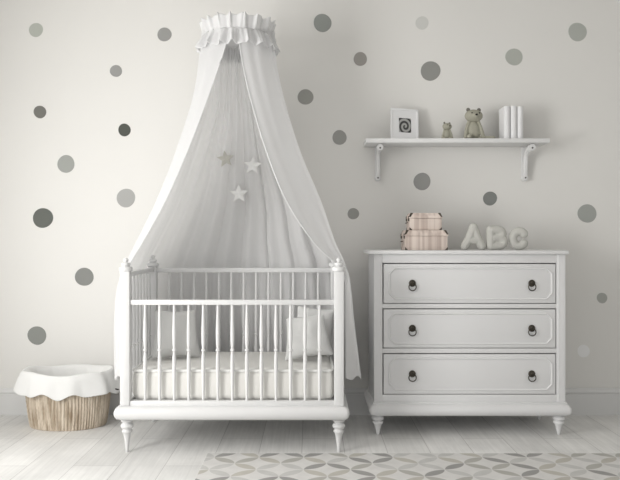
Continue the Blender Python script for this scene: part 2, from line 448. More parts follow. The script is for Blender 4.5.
rail(XL + .028, XR - .028, yF - .017, yF + .017, .903, .934)
rail(XL + .028, XR - .028, yF - .022, yF + .022, .292, .322)
rail(XL + .028, XR - .028, yB - .015, yB + .015, 1.066, 1.098)
rail(XL + .028, XR - .028, yB - .02, yB + .02, .292, .322)
for x in (XL, XR):
    rail(x - .015, x + .015, yF + .028, yB - .028, 1.072, 1.102)
    rail(x - .02, x + .02, yF + .028, yB - .028, .292, .322)
def spindle(x, y, z0, z1, zr):
    r0 = .0085
    pr = [(r0, z0), (r0 * .95, z0 + (zr - z0) * .1), (.0125, zr - .10), (.0115, zr - .04), (.008, zr - .012), (.008, zr - .008), (.0135, zr - .004), (.0135, zr + .004), (.008, zr + .008), (.008, zr + .012), (.0115, zr + .04), (.0128, zr + .10), (r0, z1 - .05), (r0 * .9, z1)]
    bm = bmesh.new(); add_lathe(bm, pr, (x, y, 0), seg=12); obj('spindle', bm, M['white'], crib)
x0, x1 = XL + .029, XR - .029
for k in range(13): spindle(x0 + (x1 - x0) * (k + 1) / 14, yF, .32, .905, H(350, ZF))
for k in range(13): spindle(x0 + (x1 - x0) * (k + 1) / 14, yB, .32, 1.068, H(350, ZF))
for x in (XL, XR):
    for k in range(7):
        spindle(x, yF + .029 + (yB - yF - .058) * (k + 1) / 8, .32, 1.074, H(350, ZF))
bm = bmesh.new(); add_box(bm, XL + .03, XR - .03, yF + .024, yB - .024, .285, .305)
obj('mattress_base', bm, M['white'], crib)

# mattress
bm = bmesh.new(); add_box(bm, XL + .026, XR - .026, yF + .024, yB - .024, .306, .510, bev=.05, seg=6)
mt = thing('mattress', 'thick cream mattress with white piped edge lying inside the crib', 'mattress', ((XL + XR) / 2, (yF + yB) / 2, .306))
obj('mattress_body', bm, M['mattress'], mt)
bm = bmesh.new(); pts = []
mx0, mx1, my0, my1 = XL + .026, XR - .026, yF + .024, yB - .024
for cx, cy, a0 in ((mx1 - .05, my1 - .05, 0), (mx0 + .05, my1 - .05, 90), (mx0 + .05, my0 + .05, 180), (mx1 - .05, my0 + .05, 270)):
    for k in range(7):
        a = R(a0 + 15 * k); pts.append((cx + .043 * math.cos(a), cy + .043 * math.sin(a), .496))
add_tube(bm, pts, .009, seg=8, closed=True); obj('piping', bm, M['piping'], mt)

# pillows
def pillow(name, label, c, w, h, t, rot, seed, group, taper=0.0):
    N_ = 26; Mx = Matrix.Translation(c) @ rot
    bm = bmesh.new(); top, bot = [], []
    for j in range(N_ + 1):
        rt, rb = [], []
        for i in range(N_ + 1):
            u, v = 2 * i / N_ - 1, 2 * j / N_ - 1
            e = (1 - abs(u) ** 2.6) * (1 - abs(v) ** 2.6)
            th = t * .5 * max(e, 0) ** .55
            pin = 1 - .07 * (1 - abs(u) ** 2) * (abs(v) ** 6); pin2 = 1 - .07 * (1 - abs(v) ** 2) * (abs(u) ** 6)
            x, z = u * w / 2 * pin2 * (1 - taper * v), v * h / 2 * pin
            nz = noise.noise(Vector((u * 1.7 + seed, v * 1.7, seed))) * .022 * e
            rt.append(Mx @ Vector((x, -th - nz - .0004, z))); rb.append(Mx @ Vector((x, th - nz + .0004, z)))
        top.append(rt); bot.append(rb)
    A = grid(bm, top); C_ = grid(bm, bot)
    bmesh.ops.remove_doubles(bm, verts=bm.verts[:], dist=.0012)
    dz = .513 - min(v.co.z for v in bm.verts)
    bmesh.ops.translate(bm, verts=bm.verts[:], vec=(0, 0, dz))
    o = obj(name, bm, M['pillow'])
    return tag(o, label, 'pillow', group)
def rotm(x, y, z): return (Matrix.Rotation(R(z), 4, 'Z') @ Matrix.Rotation(R(x), 4, 'X') @ Matrix.Rotation(R(y), 4, 'Y'))
g = 'pillows inside the crib'
pillow('pillow', 'square grey pillow leaning at the left end of the crib', P(176, 333, 4.70), .30, .32, .12, rotm(-14, 2, 24), 1.3, g, .08)
pillow('pillow', 'square grey pillow tilted on its corner at the right end of the crib', P(307, 337, 4.60), .29, .28, .11, rotm(-16, -9, -12), 4.1, g, .12)
pillow('pillow', 'grey pillow mostly hidden behind the tilted right pillow in the crib', P(314, 337, 4.80), .265, .32, .10, rotm(-12, 5, -8), 7.7, g)

# ---------------------------------------------------------------- canopy
RC = Vector((X(238, 4.66), CAM_Y + 4.66))           # ring centre (plan)
can = thing('bed_canopy', 'sheer white bed canopy hanging from a ruffled ring and draped round the crib', 'canopy', (RC.x, RC.y, .44))
def cr(p0, p1, p2, p3, t):
    return 0.5 * ((2 * p1) + (-p0 + p2) * t + (2 * p0 - 5 * p1 + 4 * p2 - p3) * t * t + (-p0 + 3 * p1 - 3 * p2 + p3) * t ** 3)
def spline(pts, s):                                  # s in 0..len-1
    n = len(pts); i = min(int(s), n - 2); t = s - i
    p1, p2 = pts[i], pts[i + 1]
    p0 = pts[i - 1] if i > 0 else p1 * 2 - p2
    p3 = pts[i + 2] if i < n - 2 else p2 * 2 - p1
    return cr(p0, p1, p2, p3, t)
#  y,  FL px, FL Z, L px, L Z,   FR px, FR Z,  R px, R Z,  backZ
ROWS = [
 (30, 230, 4.44, 204, 4.64, 238, 4.44, 272, 4.64, 4.88),
 (60, 221, 4.42, 200, 4.60, 242, 4.42, 274, 4.62, 4.92),
 (100, 207, 4.39, 193, 4.54, 251, 4.39, 283, 4.58, 4.98),
 (150, 188, 4.36, 177, 4.48, 266, 4.35, 299, 4.54, 5.05),
 (200, 166, 4.32, 158, 4.44, 286, 4.30, 320, 4.50, 5.12),
 (240, 144, 4.34, 139, 4.46, 312, 4.32, 334, 4.46, 5.15),
 (260, 132, 4.39, 129, 4.48, 332, 4.37, 343.5, 4.46, 5.16),
 (272, 126, 4.38, 123.5, 4.48, 344.5, 4.37, 347.5, 4.46, 5.16),
 (290, 122.5, 4.36, 118, 4.46, 345.5, 4.36, 351, 4.46, 5.16),
 (320, 121.5, 4.36, 115.5, 4.46, 345.5, 4.34, 354, 4.48, 5.165),
 (350, 121.5, 4.36, 115.5, 4.46, 346, 4.33, 357.5, 4.48, 5.165),
 (378, 121.5, 4.36, 116, 4.46, 346, 4.33, 361, 4.48, 5.165),
]
def ctrl_row(r):
    y, fl, zfl, l, zl, fr, zfr, rr_, zr, zb = r
    FLp, Lp, FRp, Rp = P(fl, y, zfl), P(l, y, zl), P(fr, y, zfr), P(rr_, y, zr)
    hmean = (FLp.z + FRp.z) / 2
    yb = CAM_Y + zb
    wL, wR = Lp.x, Rp.x
    mid = (wL + wR) / 2
    k = min(1, max(0, (y - 30) / 170)); k = k * k * (3 - 2 * k)       # 0 round ring .. 1 square behind the crib
    bx = .70 + .27 * k
    yBL = yb - (1 - k) * .07 - .02
    BL = Vector((mid + (wL - mid) * bx, yBL, hmean)); BR = Vector((mid + (wR - mid) * bx, yBL, hmean))
    yS = (Lp.y + yBL) / 2
    SL = Vector((wL + (1 - k) * .0, yS, hmean)); SR = Vector((wR, yS, hmean))
    Bm = Vector((mid, yb, hmean)); B1 = (BL + Bm) / 2; B2 = (BR + Bm) / 2; B1.y = B2.y = yb - .01
    if k < 1:
        B1.y = yb - .02 * (1 - k); B2.y = B1.y
    FLm = (FLp + Lp) / 2; FRm = (FRp + Rp) / 2
    c = (1 - k) * .035 + .012
    FLm.y -= c; FLm.x -= c * .3; FRm.y -= c; FRm.x += c * .3
    if y > 262: FLm = (FLp + Lp) / 2 + Vector((-.008, 0, 0)); FRm = (FRp + Rp) / 2 + Vector((.012, 0, 0))
    return [FLp, FLm, Lp, SL, BL, B1, Bm, B2, BR, SR, Rp, FRm, FRp]
CR = [ctrl_row(r) for r in ROWS]
NU, NV = 420, 90
# spread u evenly by length of a mid row
def canopy_point(u, v):
    s = u * 12
    col = [spline(CR[i], s) for i in range(len(CR))]
    return spline(col, v * (len(CR) - 1))
us = []
ref = [spline(CR[5], i / 50) for i in range(601)]
acc = [0]
for a, b in zip(ref, ref[1:]): acc.append(acc[-1] + (b - a).length)
for i in range(NU + 1):
    d = acc[-1] * i / NU
    j = 0
    import bisect
    j = min(max(bisect.bisect_left(acc, d) - 1, 0), 599)
    f = (d - acc[j]) / (acc[j + 1] - acc[j])
    us.append((j + f) / 600)
rows = []
for jv in range(NV + 1):
    v = (jv / NV)
    base = [canopy_point(u, v) for u in us]
    row = []
    for i, p in enumerate(base):
        u = us[i]; w = i / NU
        a = base[max(i - 2, 0)]; b = base[min(i + 2, NU)]
        t = (b - a); t.z = 0
        nrm = Vector((t.y, -t.x, 0)).normalized() if t.length > 1e-6 else Vector((0, -1, 0))
        front = min(w, 1 - w)                       # 0 at the open front edges
        edge = min(1, front / .03)
        back = 1 if .27 < u < .73 else 0
        # folds: fine at the top, fewer and broader lower down
        ph = 1.4 * noise.noise(Vector((w * 5, 0, 3.1)))
        f1 = math.sin(2 * math.pi * (21 * w) + ph * 3)
        f2 = math.sin(2 * math.pi * (34 * w) + ph * 5 + 1)
        f3 = noise.noise(Vector((w * 26, v * .8, 9.3)))
        top = max(0, 1 - v / .35)
        low = 1 - top
        sidew = .35 if not back else 1.0
        amp = .009 * top * f2 + low * (.014 * f1 * sidew + .022 * f3 * (0.5 if not back else 1)) + ((.040 + .03 * max(0, 1 - abs(v - .3) / .3)) * (abs(math.sin(math.pi * 17 * w + 2 * ph)) ** .6 - .5) * min(1, v / .2) * max(0, 1 - abs(w - .53) / .2) if back else 0) + top * .006 * f1
        if v > .6 and back: amp *= 1.0
        if v > .55 and not back: amp *= .45
        p = p + nrm * amp * edge
        if v > .55:                                 # stay clear of crib posts and wall
            if p.y > -.03: p.y = -.03
        if jv == NV: p = p + Vector((0, 0, .014 * math.sin(2 * math.pi * 17 * w) + .012 * noise.noise(Vector((w * 40, 1, 1)))))
        row.append(p)
    rows.append(row)
bm = bmesh.new(); grid(bm, rows)
obj('drape', bm, M['cloth'], can)
# rolled front hems
for e, nm in ((0, 'hem'), (-1, 'hem')):
    bm = bmesh.new(); add_tube(bm, [r[e] for r in rows], .0045, seg=6); obj(nm, bm, M['cloth'], can)
# ruffles
def ruffle(z0, r0, z1, r1, amp0, amp1, n, curl, nm):
    bm = bmesh.new(); rs = []
    K = 14; S = 480
    for k in range(K + 1):
        t = k / K; row = []
        for i in range(S):
            a = 2 * math.pi * i / S
            wob = math.sin(n * a + 1.3 * math.sin(3 * a) + 2.2 * noise.noise(Vector((math.cos(a) * 2, math.sin(a) * 2, 5 + curl)))*1.5)
            wob += .3 * math.sin(2.3 * n * a + 1)
            rr = r0 + (r1 - r0) * (t ** .8) + (amp0 + (amp1 - amp0) * t) * wob
            z = z0 + (z1 - z0) * t + curl * t * .5 * wob
            aa = a + .045 * t * math.cos(n * a)
            row.append((RC.x + rr * math.cos(aa), RC.y + rr * math.sin(aa), z))
        rs.append(row)
    grid(bm, rs, closed=True)
    return obj(nm, bm, M['cloth'], can, mods=(('SOLIDIFY', dict(thickness=.002, offset=0)),))
zg = H(27.5, 4.44)
ruffle(zg, .212, zg + .088, .238, .005, .014, 18, .012, 'ruffle')
ruffle(zg + .004, .214, zg - .098, .262, .005, .016, 19, .018, 'ruffle')
bm = bmesh.new(); S = 240
add_tube(bm, [(RC.x + .212 * math.cos(2 * math.pi * i / S), RC.y + .212 * math.sin(2 * math.pi * i / S), zg + .002 * math.sin(40 * math.pi * i / S)) for i in range(S)], .006, seg=6, closed=True)
obj('gathering_band', bm, M['cloth'], can)
bm = bmesh.new()
add_tube(bm, [(RC.x, RC.y + .2, zg), (RC.x, RC.y + .35, zg), (RC.x, -.012, zg)], .008)
add_box(bm, RC.x - .025, RC.x + .025, -.012, -.001, zg - .05, zg + .05, bev=.003)
obj('wall_arm', bm, M['white'], can)
# inner cap of the ring
bm = bmesh.new(); add_lathe(bm, [(0, .012), (.10, .010), (.205, .002), (.207, 0), (.205, -.002), (.10, .006), (0, .008)], (RC.x, RC.y, zg), seg=48)
obj('ring_cover', bm, M['cloth'], can)
# felt stars fixed on the back drape
def back_y(x, z):
    best = None
    for row in rows[::2]:
        for p in row[110:311]:
            d = (p.x - x) ** 2 + (p.z - z) ** 2
            if best is None or d < best[0]: best = (d, p.y)
    return best[1]
def star(px, py, rpx, rot, m, lab):
    Z = 5.0; ctr = P(px, py, Z)
    yb = min(back_y(ctr.x + dx, ctr.z + dz) for dx in (-.05, 0, .05) for dz in (-.05, 0, .05))
    Z = yb - CAM_Y - .022; ctr = P(px, py, Z); Rr = rpx * Z / F
    bm = bmesh.new(); th = .008
    outl = [(Rr * (1 if k % 2 == 0 else .46) * math.cos(R(90 + rot + 36 * k)), Rr * (1 if k % 2 == 0 else .46) * math.sin(R(90 + rot + 36 * k))) for k in range(10)]
    V = grid(bm, [[(ctr.x + a, ctr.y + s, ctr.z + b) for a, b in outl] for s in (-th, th)], closed=True)
    for ring, s in ((V[0], -th * 2), (V[1], th)):
        c = bm.verts.new((ctr.x, ctr.y + s, ctr.z))
        for k in range(10): bm.faces.new((ring[k], ring[(k + 1) % 10], c))
    o = obj('star', bm, m, can, smooth=False)
    if lab: o['label'] = lab
star(225.5, 159, 8.6, 8, M['beige_star'], 'beige felt star')
star(252.8, 165.5, 9.4, -4, M['star'], 'white felt star beside the beige one')
star(239, 194, 9.4, 2, M['star'], 'white felt star lowest of the three')

# ---------------------------------------------------------------- chest of drawers
ZD = 4.68; yD = CAM_Y + ZD
bx0, bx1 = X(374, ZD), X(565.5, ZD); yb_ = CAM_Y + 5.14
ch = thing('chest_of_drawers', 'white three-drawer chest with turned feet and dark ring pulls', 'chest of drawers', ((bx0 + bx1) / 2, (yD + yb_) / 2, 0))
zt1, zt0 = H(250.5, 4.65), H(254.2, 4.65)
zp1, zp0 = H(403.5, ZD), H(417.3, 4.64)
DY = [(263, 303.8), (308.4, 348.5), (353.2, 394.7)]
dx0, dx1 = X(382.5, ZD), X(556.7, ZD)
bm = bmesh.new()
add_box(bm, bx0, bx0 + .018, yD + .02, yb_, zp1 - .01, zt0)
add_box(bm, bx1 - .018, bx1, yD + .02, yb_, zp1 - .01, zt0)
add_box(bm, bx0 + .018, bx1 - .018, yb_ - .01, yb_, zp1 - .01, zt0)
add_box(bm, bx0, dx0, yD, yD + .03, zp1 - .01, zt0, bev=.0025)
add_box(bm, dx1, bx1, yD, yD + .03, zp1 - .01, zt0, bev=.0025)
ed = [zt0] + [v for a, b in DY for v in (H(a, ZD), H(b, ZD))] + [zp1 - .01]
for k in range(0, 8, 2):
    add_box(bm, dx0, dx1, yD + .0008, yD + .03, ed[k + 1], ed[k], bev=.002)
# fine bead beside the right-hand stile and the left one
for xx in (X(380.2, ZD), X(559.2, ZD)):
    add_box(bm, xx - .0025, xx + .0025, yD - .002, yD + .004, zp1, zt0 - .004, bev=.001)
obj('carcass', bm, M['dresser'], ch)
obj('top', B(X(368.6, 4.65), X(569.2, 4.65), CAM_Y + 4.65, yb_ + .01, zt0, zt1, bev=.006, seg=3), M['dresser'], ch)
bm = bmesh.new(); bullnose(bx0 - .003, bx1 + .003, yD - .012, yb_ + .002, zp0, zp1, .030, bm, top_in=.0)
add_box(bm, bx0 - .008, bx1 + .008, yD - .014, yb_ + .004, zp1 - .002, zp1 + .010, bev=.003)
obj('plinth', bm, M['dresser'], ch)
LEG2 = [(r * 1.06, z * (zp0 + .0005) / .2105) for r, z in LEG]
LEG2 = [(.006, 0), (.010, .006), (.015, .030), (.022, .062), (.028, .076), (.034, .078), (.0355, .085), (.033, .091), (.026, .094), (.026, .098), (.038, .104), (.041, .113), (.037, .122), (.030, .126), (.030, zp0 + .001)]
for x in (X(378, 4.71), X(558.8, 4.71)):
    for y in (CAM_Y + 4.715, yb_ - .025):
        bm = bmesh.new(); add_lathe(bm, LEG2, (x, y, 0)); obj('leg', bm, M['dresser'], ch)
for (a, b) in DY:
    z1_, z0_ = H(a, ZD) - .0065, H(b, ZD) + .0045
    bm = bmesh.new()
    add_box(bm, dx0 + .0075, dx1 - .0065, yD + .002, yD + .024, z0_, z1_, bev=.003)
    add_box(bm, dx0 + .02, dx1 - .02, yD + .024, yb_ - .03, z0_ + .01, z1_ - .02)
    # chamfered moulding
    ax0, ax1 = X(389.5, ZD), X(552, ZD); az0, az1 = z0_ + .028, z1_ - .028; c = .036
    oc = [(ax0 + c, az0), (ax1 - c, az0), (ax1, az0 + c), (ax1, az1 - c), (ax1 - c, az1), (ax0 + c, az1), (ax0, az1 - c), (ax0, az0 + c)]
    add_tube(bm, [(x, yD + .0015, z) for x, z in oc], .0068, seg=8, closed=True, up=Vector((0, 1, 0)))
    d = obj('drawer', bm, M['dresser'], ch)
    for hx in (412.3, 531.7):
        zc = (z0_ + z1_) / 2 + .002; xc = X(hx, ZD)
        bm = bmesh.new()
        g = bmesh.ops.create_uvsphere(bm, u_segments=20, v_segments=10, radius=1)
        bmesh.ops.transform(bm, matrix=Matrix.Translation((xc, yD - .002, zc)) @ Matrix.Diagonal((.0235, .007, .0235, 1)), verts=g['verts'])
        g = bmesh.ops.create_uvsphere(bm, u_segments=12, v_segments=8, radius=.0085)
        bmesh.ops.transform(bm, matrix=Matrix.Translation((xc, yD - .011, zc + .004)), verts=g['verts'])
        add_tube(bm, [(xc + .0243 * math.cos(2 * math.pi * q / 28), yD - .013, zc - .024 + .0243 * math.sin(2 * math.pi * q / 28)) for q in range(28)], .0036, seg=8, closed=True, up=Vector((0, 1, 0)))
        hd = obj('ring_pull', bm, M['bronze'], d); hd['label'] = 'dark bronze ring pull'

# keepsake boxes
def suitcase(px0, px1, yb0, yt, seam, Zf, depth, label, base):
    x0, x1 = X(px0, Zf), X(px1, Zf); y0 = CAM_Y + Zf; y1 = y0 + depth
    hgt = (yb0 - yt) / F * Zf; zs = base + (yb0 - seam) / F * Zf; z1 = base + hgt
    t = thing('keepsake_box', label, 'box', ((x0 + x1) / 2, (y0 + y1) / 2, base), 'boxes on the chest')
    obj('box_body', B(x0 + .004, x1 - .004, y0 + .004, y1 - .004, base, zs - .001, bev=.003), M['box'], t)
    ins = .012; bm = bmesh.new()
    zm = zs + (z1 - zs) * .25
    rws = [[(x0 + e, y0 + e, z), (x1 - e, y0 + e, z), (x1 - e, y1 - e, z), (x0 + e, y1 - e, z)] for e, z in ((0, zs), (0, zm), (ins, z1))]
    V = grid(bm, rws, closed=True); bm.faces.new(V[0]); bm.faces.new(V[-1])
    obj('lid', bm, M['box'], t, smooth=False)
    s = .020
    for sx, xc in ((1, x0), (-1, x1)):
        for yy, sy in ((y0, 1), (y1, -1)):
            bm = bmesh.new()      # bottom corner: three triangles round the corner
            o_ = -.0012
            c = Vector((xc + (.004 + o_) * sx, yy + (.004 + o_) * sy, base + .0004))
            a, b_, d = c + Vector((s * sx, 0, 0)), c + Vector((0, s * sy, 0)), c + Vector((0, 0, s))
            i = c + Vector((sx * .003, sy * .003, 0)); 
            vv = [bm.verts.new(q) for q in (c, a, b_, d)]
            for f in ((0, 1, 3), (0, 3, 2), (0, 2, 1), (1, 2, 3)): bm.faces.new([vv[q] for q in f])
            obj('corner_guard', bm, M['corner'], t, smooth=False)
            bm = bmesh.new()      # lid corner
            c0 = Vector((xc - .001 * sx, yy - .001 * sy, zm)); cT = Vector((xc + ins * sx, yy + ins * sy, z1 + .001))
            pts = [c0, cT, cT + Vector((s * .9 * sx, 0, 0)), cT + Vector((0, s * .9 * sy, 0)), c0 + Vector((s * .5 * sx, 0, 0)) + (cT - c0) * .35 * 0, c0 + Vector((0, s * .5 * sy, 0))]
            vv = [bm.verts.new(q) for q in pts]
            bmesh.ops.convex_hull(bm, input=vv)
            obj('corner_guard', bm, M['corner'], t, smooth=False)
    # side handle and clasp on the left end
    bm = bmesh.new(); ym = (y0 + y1) / 2; zh = base + hgt * .45
    for yy in (y0 + .03, y1 - .03):
        b2 = B(x0 - .004, x0 + .006, yy - .008, yy + .008, zs - .018, zs + .016, bev=.001)
        obj('clasp', b2, M['corner'], t)
    add_tube(bm, [(x0 - .002, ym - .03, zh), (x0 - .012, ym - .024, zh - .004), (x0 - .012, ym + .024, zh - .004), (x0 - .002, ym + .03, zh)], .003, seg=8)
    obj('handle', bm, M['corner'], t)
    return z1
zA = suitcase(404.8, 448.3, 250.5, 230.6, 236.3, 4.80, .22, 'larger beige striped box with dark corners, lower of the stacked pair on the chest', zt1 + .0005)
suitcase(409.2, 442.4, 230.9, 213.8, 219.2, 4.83, .17, 'smaller beige striped box with dark corners, resting on the larger box', zA + .0015)

# felt letters
def letter(nm, strokes, px0, px1, py0, py1, Z, lean, label):
    x0, x1, z1, z0 = X(px0, Z), X(px1, Z), H(py0, Z), zt1 + .001
    rad = .030; bm = bmesh.new(); y = CAM_Y + Z
    for st in strokes:
        pts = [Vector((x0 + rad + (x1 - x0 - 2 * rad) * a, y, z0 + rad * .9 + (z1 - z0 - 2 * rad) * b)) for a, b in st]
        for p, q in zip(pts, pts[1:]):
            n = max(2, int((q - p).length / .006))
            for k in range(n + 1):
                add_ball(bm, p.lerp(q, k / n), (rad, rad * .95, rad), seg=10, rings=6)
    o = obj(nm, bm, M['letter'], mods=(('REMESH', dict(mode='VOXEL', voxel_size=.0035, use_smooth_shade=True)), ('SMOOTH', dict(factor=.5, iterations=2))))
    o.rotation_euler = (0, 0, R(lean))
    return tag(o, label, 'letter', 'padded letters on the chest')
letter('letter_a', [[(0, 0), (.22, .33), (.5, 1)], [(1, 0), (.78, .33), (.5, 1)], [(.22, .33), (.78, .33)]], 460.5, 486.5, 222.5, 250, 4.86, 0, 'padded pale felt letter A on the chest top')
def arc(cx, cy, rx, ry, a0, a1, n=10): return [(cx + rx * math.cos(R(a0 + (a1 - a0) * k / n)), cy + ry * math.sin(R(a0 + (a1 - a0) * k / n))) for k in range(n + 1)]
letter('letter_b', [[(0, 0), (0, 1)], [(0, 1), (.5, 1)] + arc(.5, .76, .38, .24, 90, -90) + [(0, .52)], [(0, .52), (.55, .52)] + arc(.55, .26, .45, .26, 90, -90) + [(0, 0)]], 486.3, 508.3, 225, 250, 4.86, 0, 'padded pale felt letter B between the A and the C')
letter('letter_c', [arc(.55, .5, .55, .5, 42, 318, 16)], 508.7, 528.5, 226.5, 250, 4.86, -8, 'padded pale felt letter C nearest the chest right end')

# ---------------------------------------------------------------- wall shelf
ZS = 5.017; zs1, zs0 = H(138.2, ZS), H(142.6, ZS); sx0, sx1 = X(366, ZS), X(550, ZS)
sh = thing('wall_shelf', 'long white wall shelf on two scrolled brackets above the chest', 'shelf', ((sx0 + sx1) / 2, -.12, zs0))
obj('board', B(sx0, sx1, CAM_Y + ZS, -.001, zs0, zs1, bev=.004), M['shelf'], sh)
for px in (378.3, 526.3):
    xc = X(px, 5.2); bm = bmesh.new(); w = .015
    zlow = H(178, 5.24)
    # wall plate
    add_box(bm, xc - .021, xc + .021, -.014, -.001, zlow, zs0, bev=.005, seg=3)
    g = bmesh.ops.create_cone(bm, cap_ends=True, segments=32, radius1=.024, radius2=.024, depth=.013)
    bmesh.ops.transform(bm, matrix=Matrix.Translation((xc, -.0075, zlow)) @ Matrix.Rotation(R(90), 4, 'X'), verts=g['verts'])
    # S-shaped arm swept in the y-z plane
    cp = [Vector((0, -.018, zlow)), Vector((0, -.034, zlow + .03)), Vector((0, -.040, zlow + .10)), Vector((0, -.052, zlow + .16)), Vector((0, -.085, zs0 - .045)), Vector((0, -.135, zs0 - .024)), Vector((0, -.175, zs0 - .020))]
    pts = [spline(cp, t * 6 / 30) for t in range(31)]
    rws = []
    for i, p in enumerate(pts):
        t = (pts[min(i + 1, 30)] - pts[max(i - 1, 0)]).normalized(); n = Vector((0, -t.z, t.y)); hth = .013 + .004 * math.sin(i / 30 * math.pi)
        sec = []
        for q in range(16):
            a = 2 * math.pi * q / 16; ca, sa = math.cos(a), math.sin(a)
            sec.append(p + Vector((xc + w * math.copysign(abs(ca) ** .45, ca), 0, 0)) + n * (hth * math.copysign(abs(sa) ** .45, sa)))
        rws.append(sec)
    V = grid(bm, rws, closed=True); bm.faces.new(V[0]); bm.faces.new(V[-1])
    # scroll ends
    for (yy, zz, rr, dp) in ((-.185, zs0 - .026, .0245, .04), (-.028, zlow, .0195, .030)):
        g = bmesh.ops.create_cone(bm, cap_ends=True, segments=28, radius1=rr, radius2=rr * .92, depth=dp)
        bmesh.ops.transform(bm, matrix=Matrix.Translation((xc, yy, zz)) @ Matrix.Rotation(R(90), 4, 'X'), verts=g['verts'])
    br = obj('bracket', bm, M['shelf'], sh)
    for (yy, zz) in ((-.044, zlow), (-.206, zs0 - .032)):
        bm = bmesh.new(); g = bmesh.ops.create_cone(bm, cap_ends=True, segments=14, radius1=.006, radius2=.006, depth=.003)
        bmesh.ops.transform(bm, matrix=Matrix.Translation((xc, yy, zz)) @ Matrix.Rotation(R(90), 4, 'X'), verts=g['verts'])
        obj('screw', bm, M['screw'], br)

# picture frame leaning on the wall
ZP = 5.12
fr = thing('picture_frame', 'white picture frame with a small grey swirl print, leaning on the shelf', 'picture frame', (X(405, ZP), CAM_Y + ZP, zs1 + .0005))
fw, fh = .208, .240
def fbox(a0, a1, y0, y1, c0, c1, bev=.0):
    L = Vector(fr.location); bm = bmesh.new(); add_box(bm, L.x + a0, L.x + a1, L.y + y0, L.y + y1, L.z + c0, L.z + c1, bev=bev); return bm
bm = fbox(-fw / 2, fw / 2, 0, .016, 0, .014, .002)
L = Vector(fr.location)
add_box(bm, L.x - fw / 2, L.x + fw / 2, L.y, L.y + .016, L.z + fh - .014, L.z + fh, bev=.002)
add_box(bm, L.x - fw / 2, L.x - fw / 2 + .014, L.y, L.y + .016, L.z + .014, L.z + fh - .014, bev=.002)
add_box(bm, L.x + fw / 2 - .014, L.x + fw / 2, L.y, L.y + .016, L.z + .014, L.z + fh - .014, bev=.002)
obj('frame', bm, M['frame'], fr)
obj('mount', fbox(-fw / 2 + .012, fw / 2 - .012, .005, .014, .012, fh - .012), M['mount'], fr, smooth=False)
bm = fbox(-.043, .048, .0035, .0052, .056, .166)
uvl = bm.loops.layers.uv.new('uv')
for f in bm.faces:
    for l in f.loops: l[uvl].uv = ((l.vert.co.x - L.x + .043) / .091, (l.vert.co.z - L.z - .056) / .11)
obj('print', bm, M['print'], fr, smooth=False)
obj('stand', fbox(-.02, .02, .016, .020, .02, .16), M['mount'], fr, smooth=False)
fr.rotation_euler = (R(-13), R(3.0), R(8))
fr.location.z += .0055

# plush bears
def bear(loc, s, turn, label, splay=False):
    t = thing('plush_bear', label, 'soft toy', loc, 'plush bears on the shelf')
    L = Vector(loc)
    def pt(x, y, z): return L + Vector((x, y, z)) * s
    bm = bmesh.new()
    # torso: pear
    for k in range(15):
        q = k / 14; r = .30 + .06 * math.sin(q * 3.0) - .155 * q
        if q < .1: r *= .93
        add_ball(bm, pt(0, .02 * q, .29 + .50 * q - .04), (r * s, r * .82 * s, r * .8 * s) if k else (r * s, r * .85 * s, .24 * s), seg=18, rings=10)
    # arms along the sides
    for sx in (-1, 1):
        for k in range(13):
            q = k / 12
            p = Vector((sx * (.20 + .18 * q + .02 * math.sin(q * 3)), -.02 - .14 * q, .80 - .68 * q)); r = .080 + .012 * q
            add_ball(bm, pt(*p), r * s, seg=12, rings=8)
        for k in range(11):    # legs stretched forward
            q = k / 10
            if sx > 0 and splay: add_ball(bm, pt(.2 + .62 * q, -.05 - .15 * q, .085 - .01 * q), .078 * s, seg=12, rings=8)
            else: add_ball(bm, pt(sx * (.16 + .09 * q), -.05 - .30 * q, .115), .108 * s * (1 - .1 * math.sin(q * 3)), seg=12, rings=8)
    obj('body', bm, M['bear'], t, mods=(('REMESH', dict(mode='VOXEL', voxel_size=.012 * s + .0005, use_smooth_shade=True)), ('SMOOTH', dict(factor=.5, iterations=3))))
    RT = Matrix.Rotation(R(turn), 4, 'Z')
    hc = Vector((0, -.04, 1.05))
    def hp(x, y, z): return pt(*(hc + (RT @ Vector((x, y, z)))))
    bm = bmesh.new()
    add_ball(bm, hp(0, 0, 0), (.405 * s, .29 * s, .275 * s), RT); add_ball(bm, hp(0, -.20, -.03), (.17 * s, .14 * s, .13 * s), RT)
    hd = obj('head', bm, M['bear'], t, mods=(('REMESH', dict(mode='VOXEL', voxel_size=.012 * s + .0005, use_smooth_shade=True)), ('SMOOTH', dict(factor=.5, iterations=3))))
    for sx in (-1, 1):
        bm = bmesh.new(); add_ball(bm, hp(sx * .245, .02, .265), (.09 * s, .045 * s, .09 * s), RT); e = obj('ear', bm, M['bear_ear'], hd); e['label'] = 'dark ear'
        bm = bmesh.new(); add_ball(bm, hp(sx * .17, -.245, .095), .032 * s, seg=12, rings=8); obj('eye', bm, M['black'], hd)
    bm = bmesh.new(); add_ball(bm, hp(0, -.335, .005), (.062 * s, .035 * s, .045 * s), RT); e = obj('nose', bm, M['black'], hd); e['label'] = 'black stitched nose'
ZBR = 5.12
s_big = (138.2 - 107.8) / F * ZBR / 1.33
bear((X(473.5, ZBR), CAM_Y + ZBR, zs1 + .001), s_big, 8, 'larger grey-green plush bear sitting beside the books', True)
bear((X(447, ZBR), CAM_Y + ZBR, zs1 + .001), s_big * .56, 26, 'smaller grey-green plush bear sitting beside the picture frame')

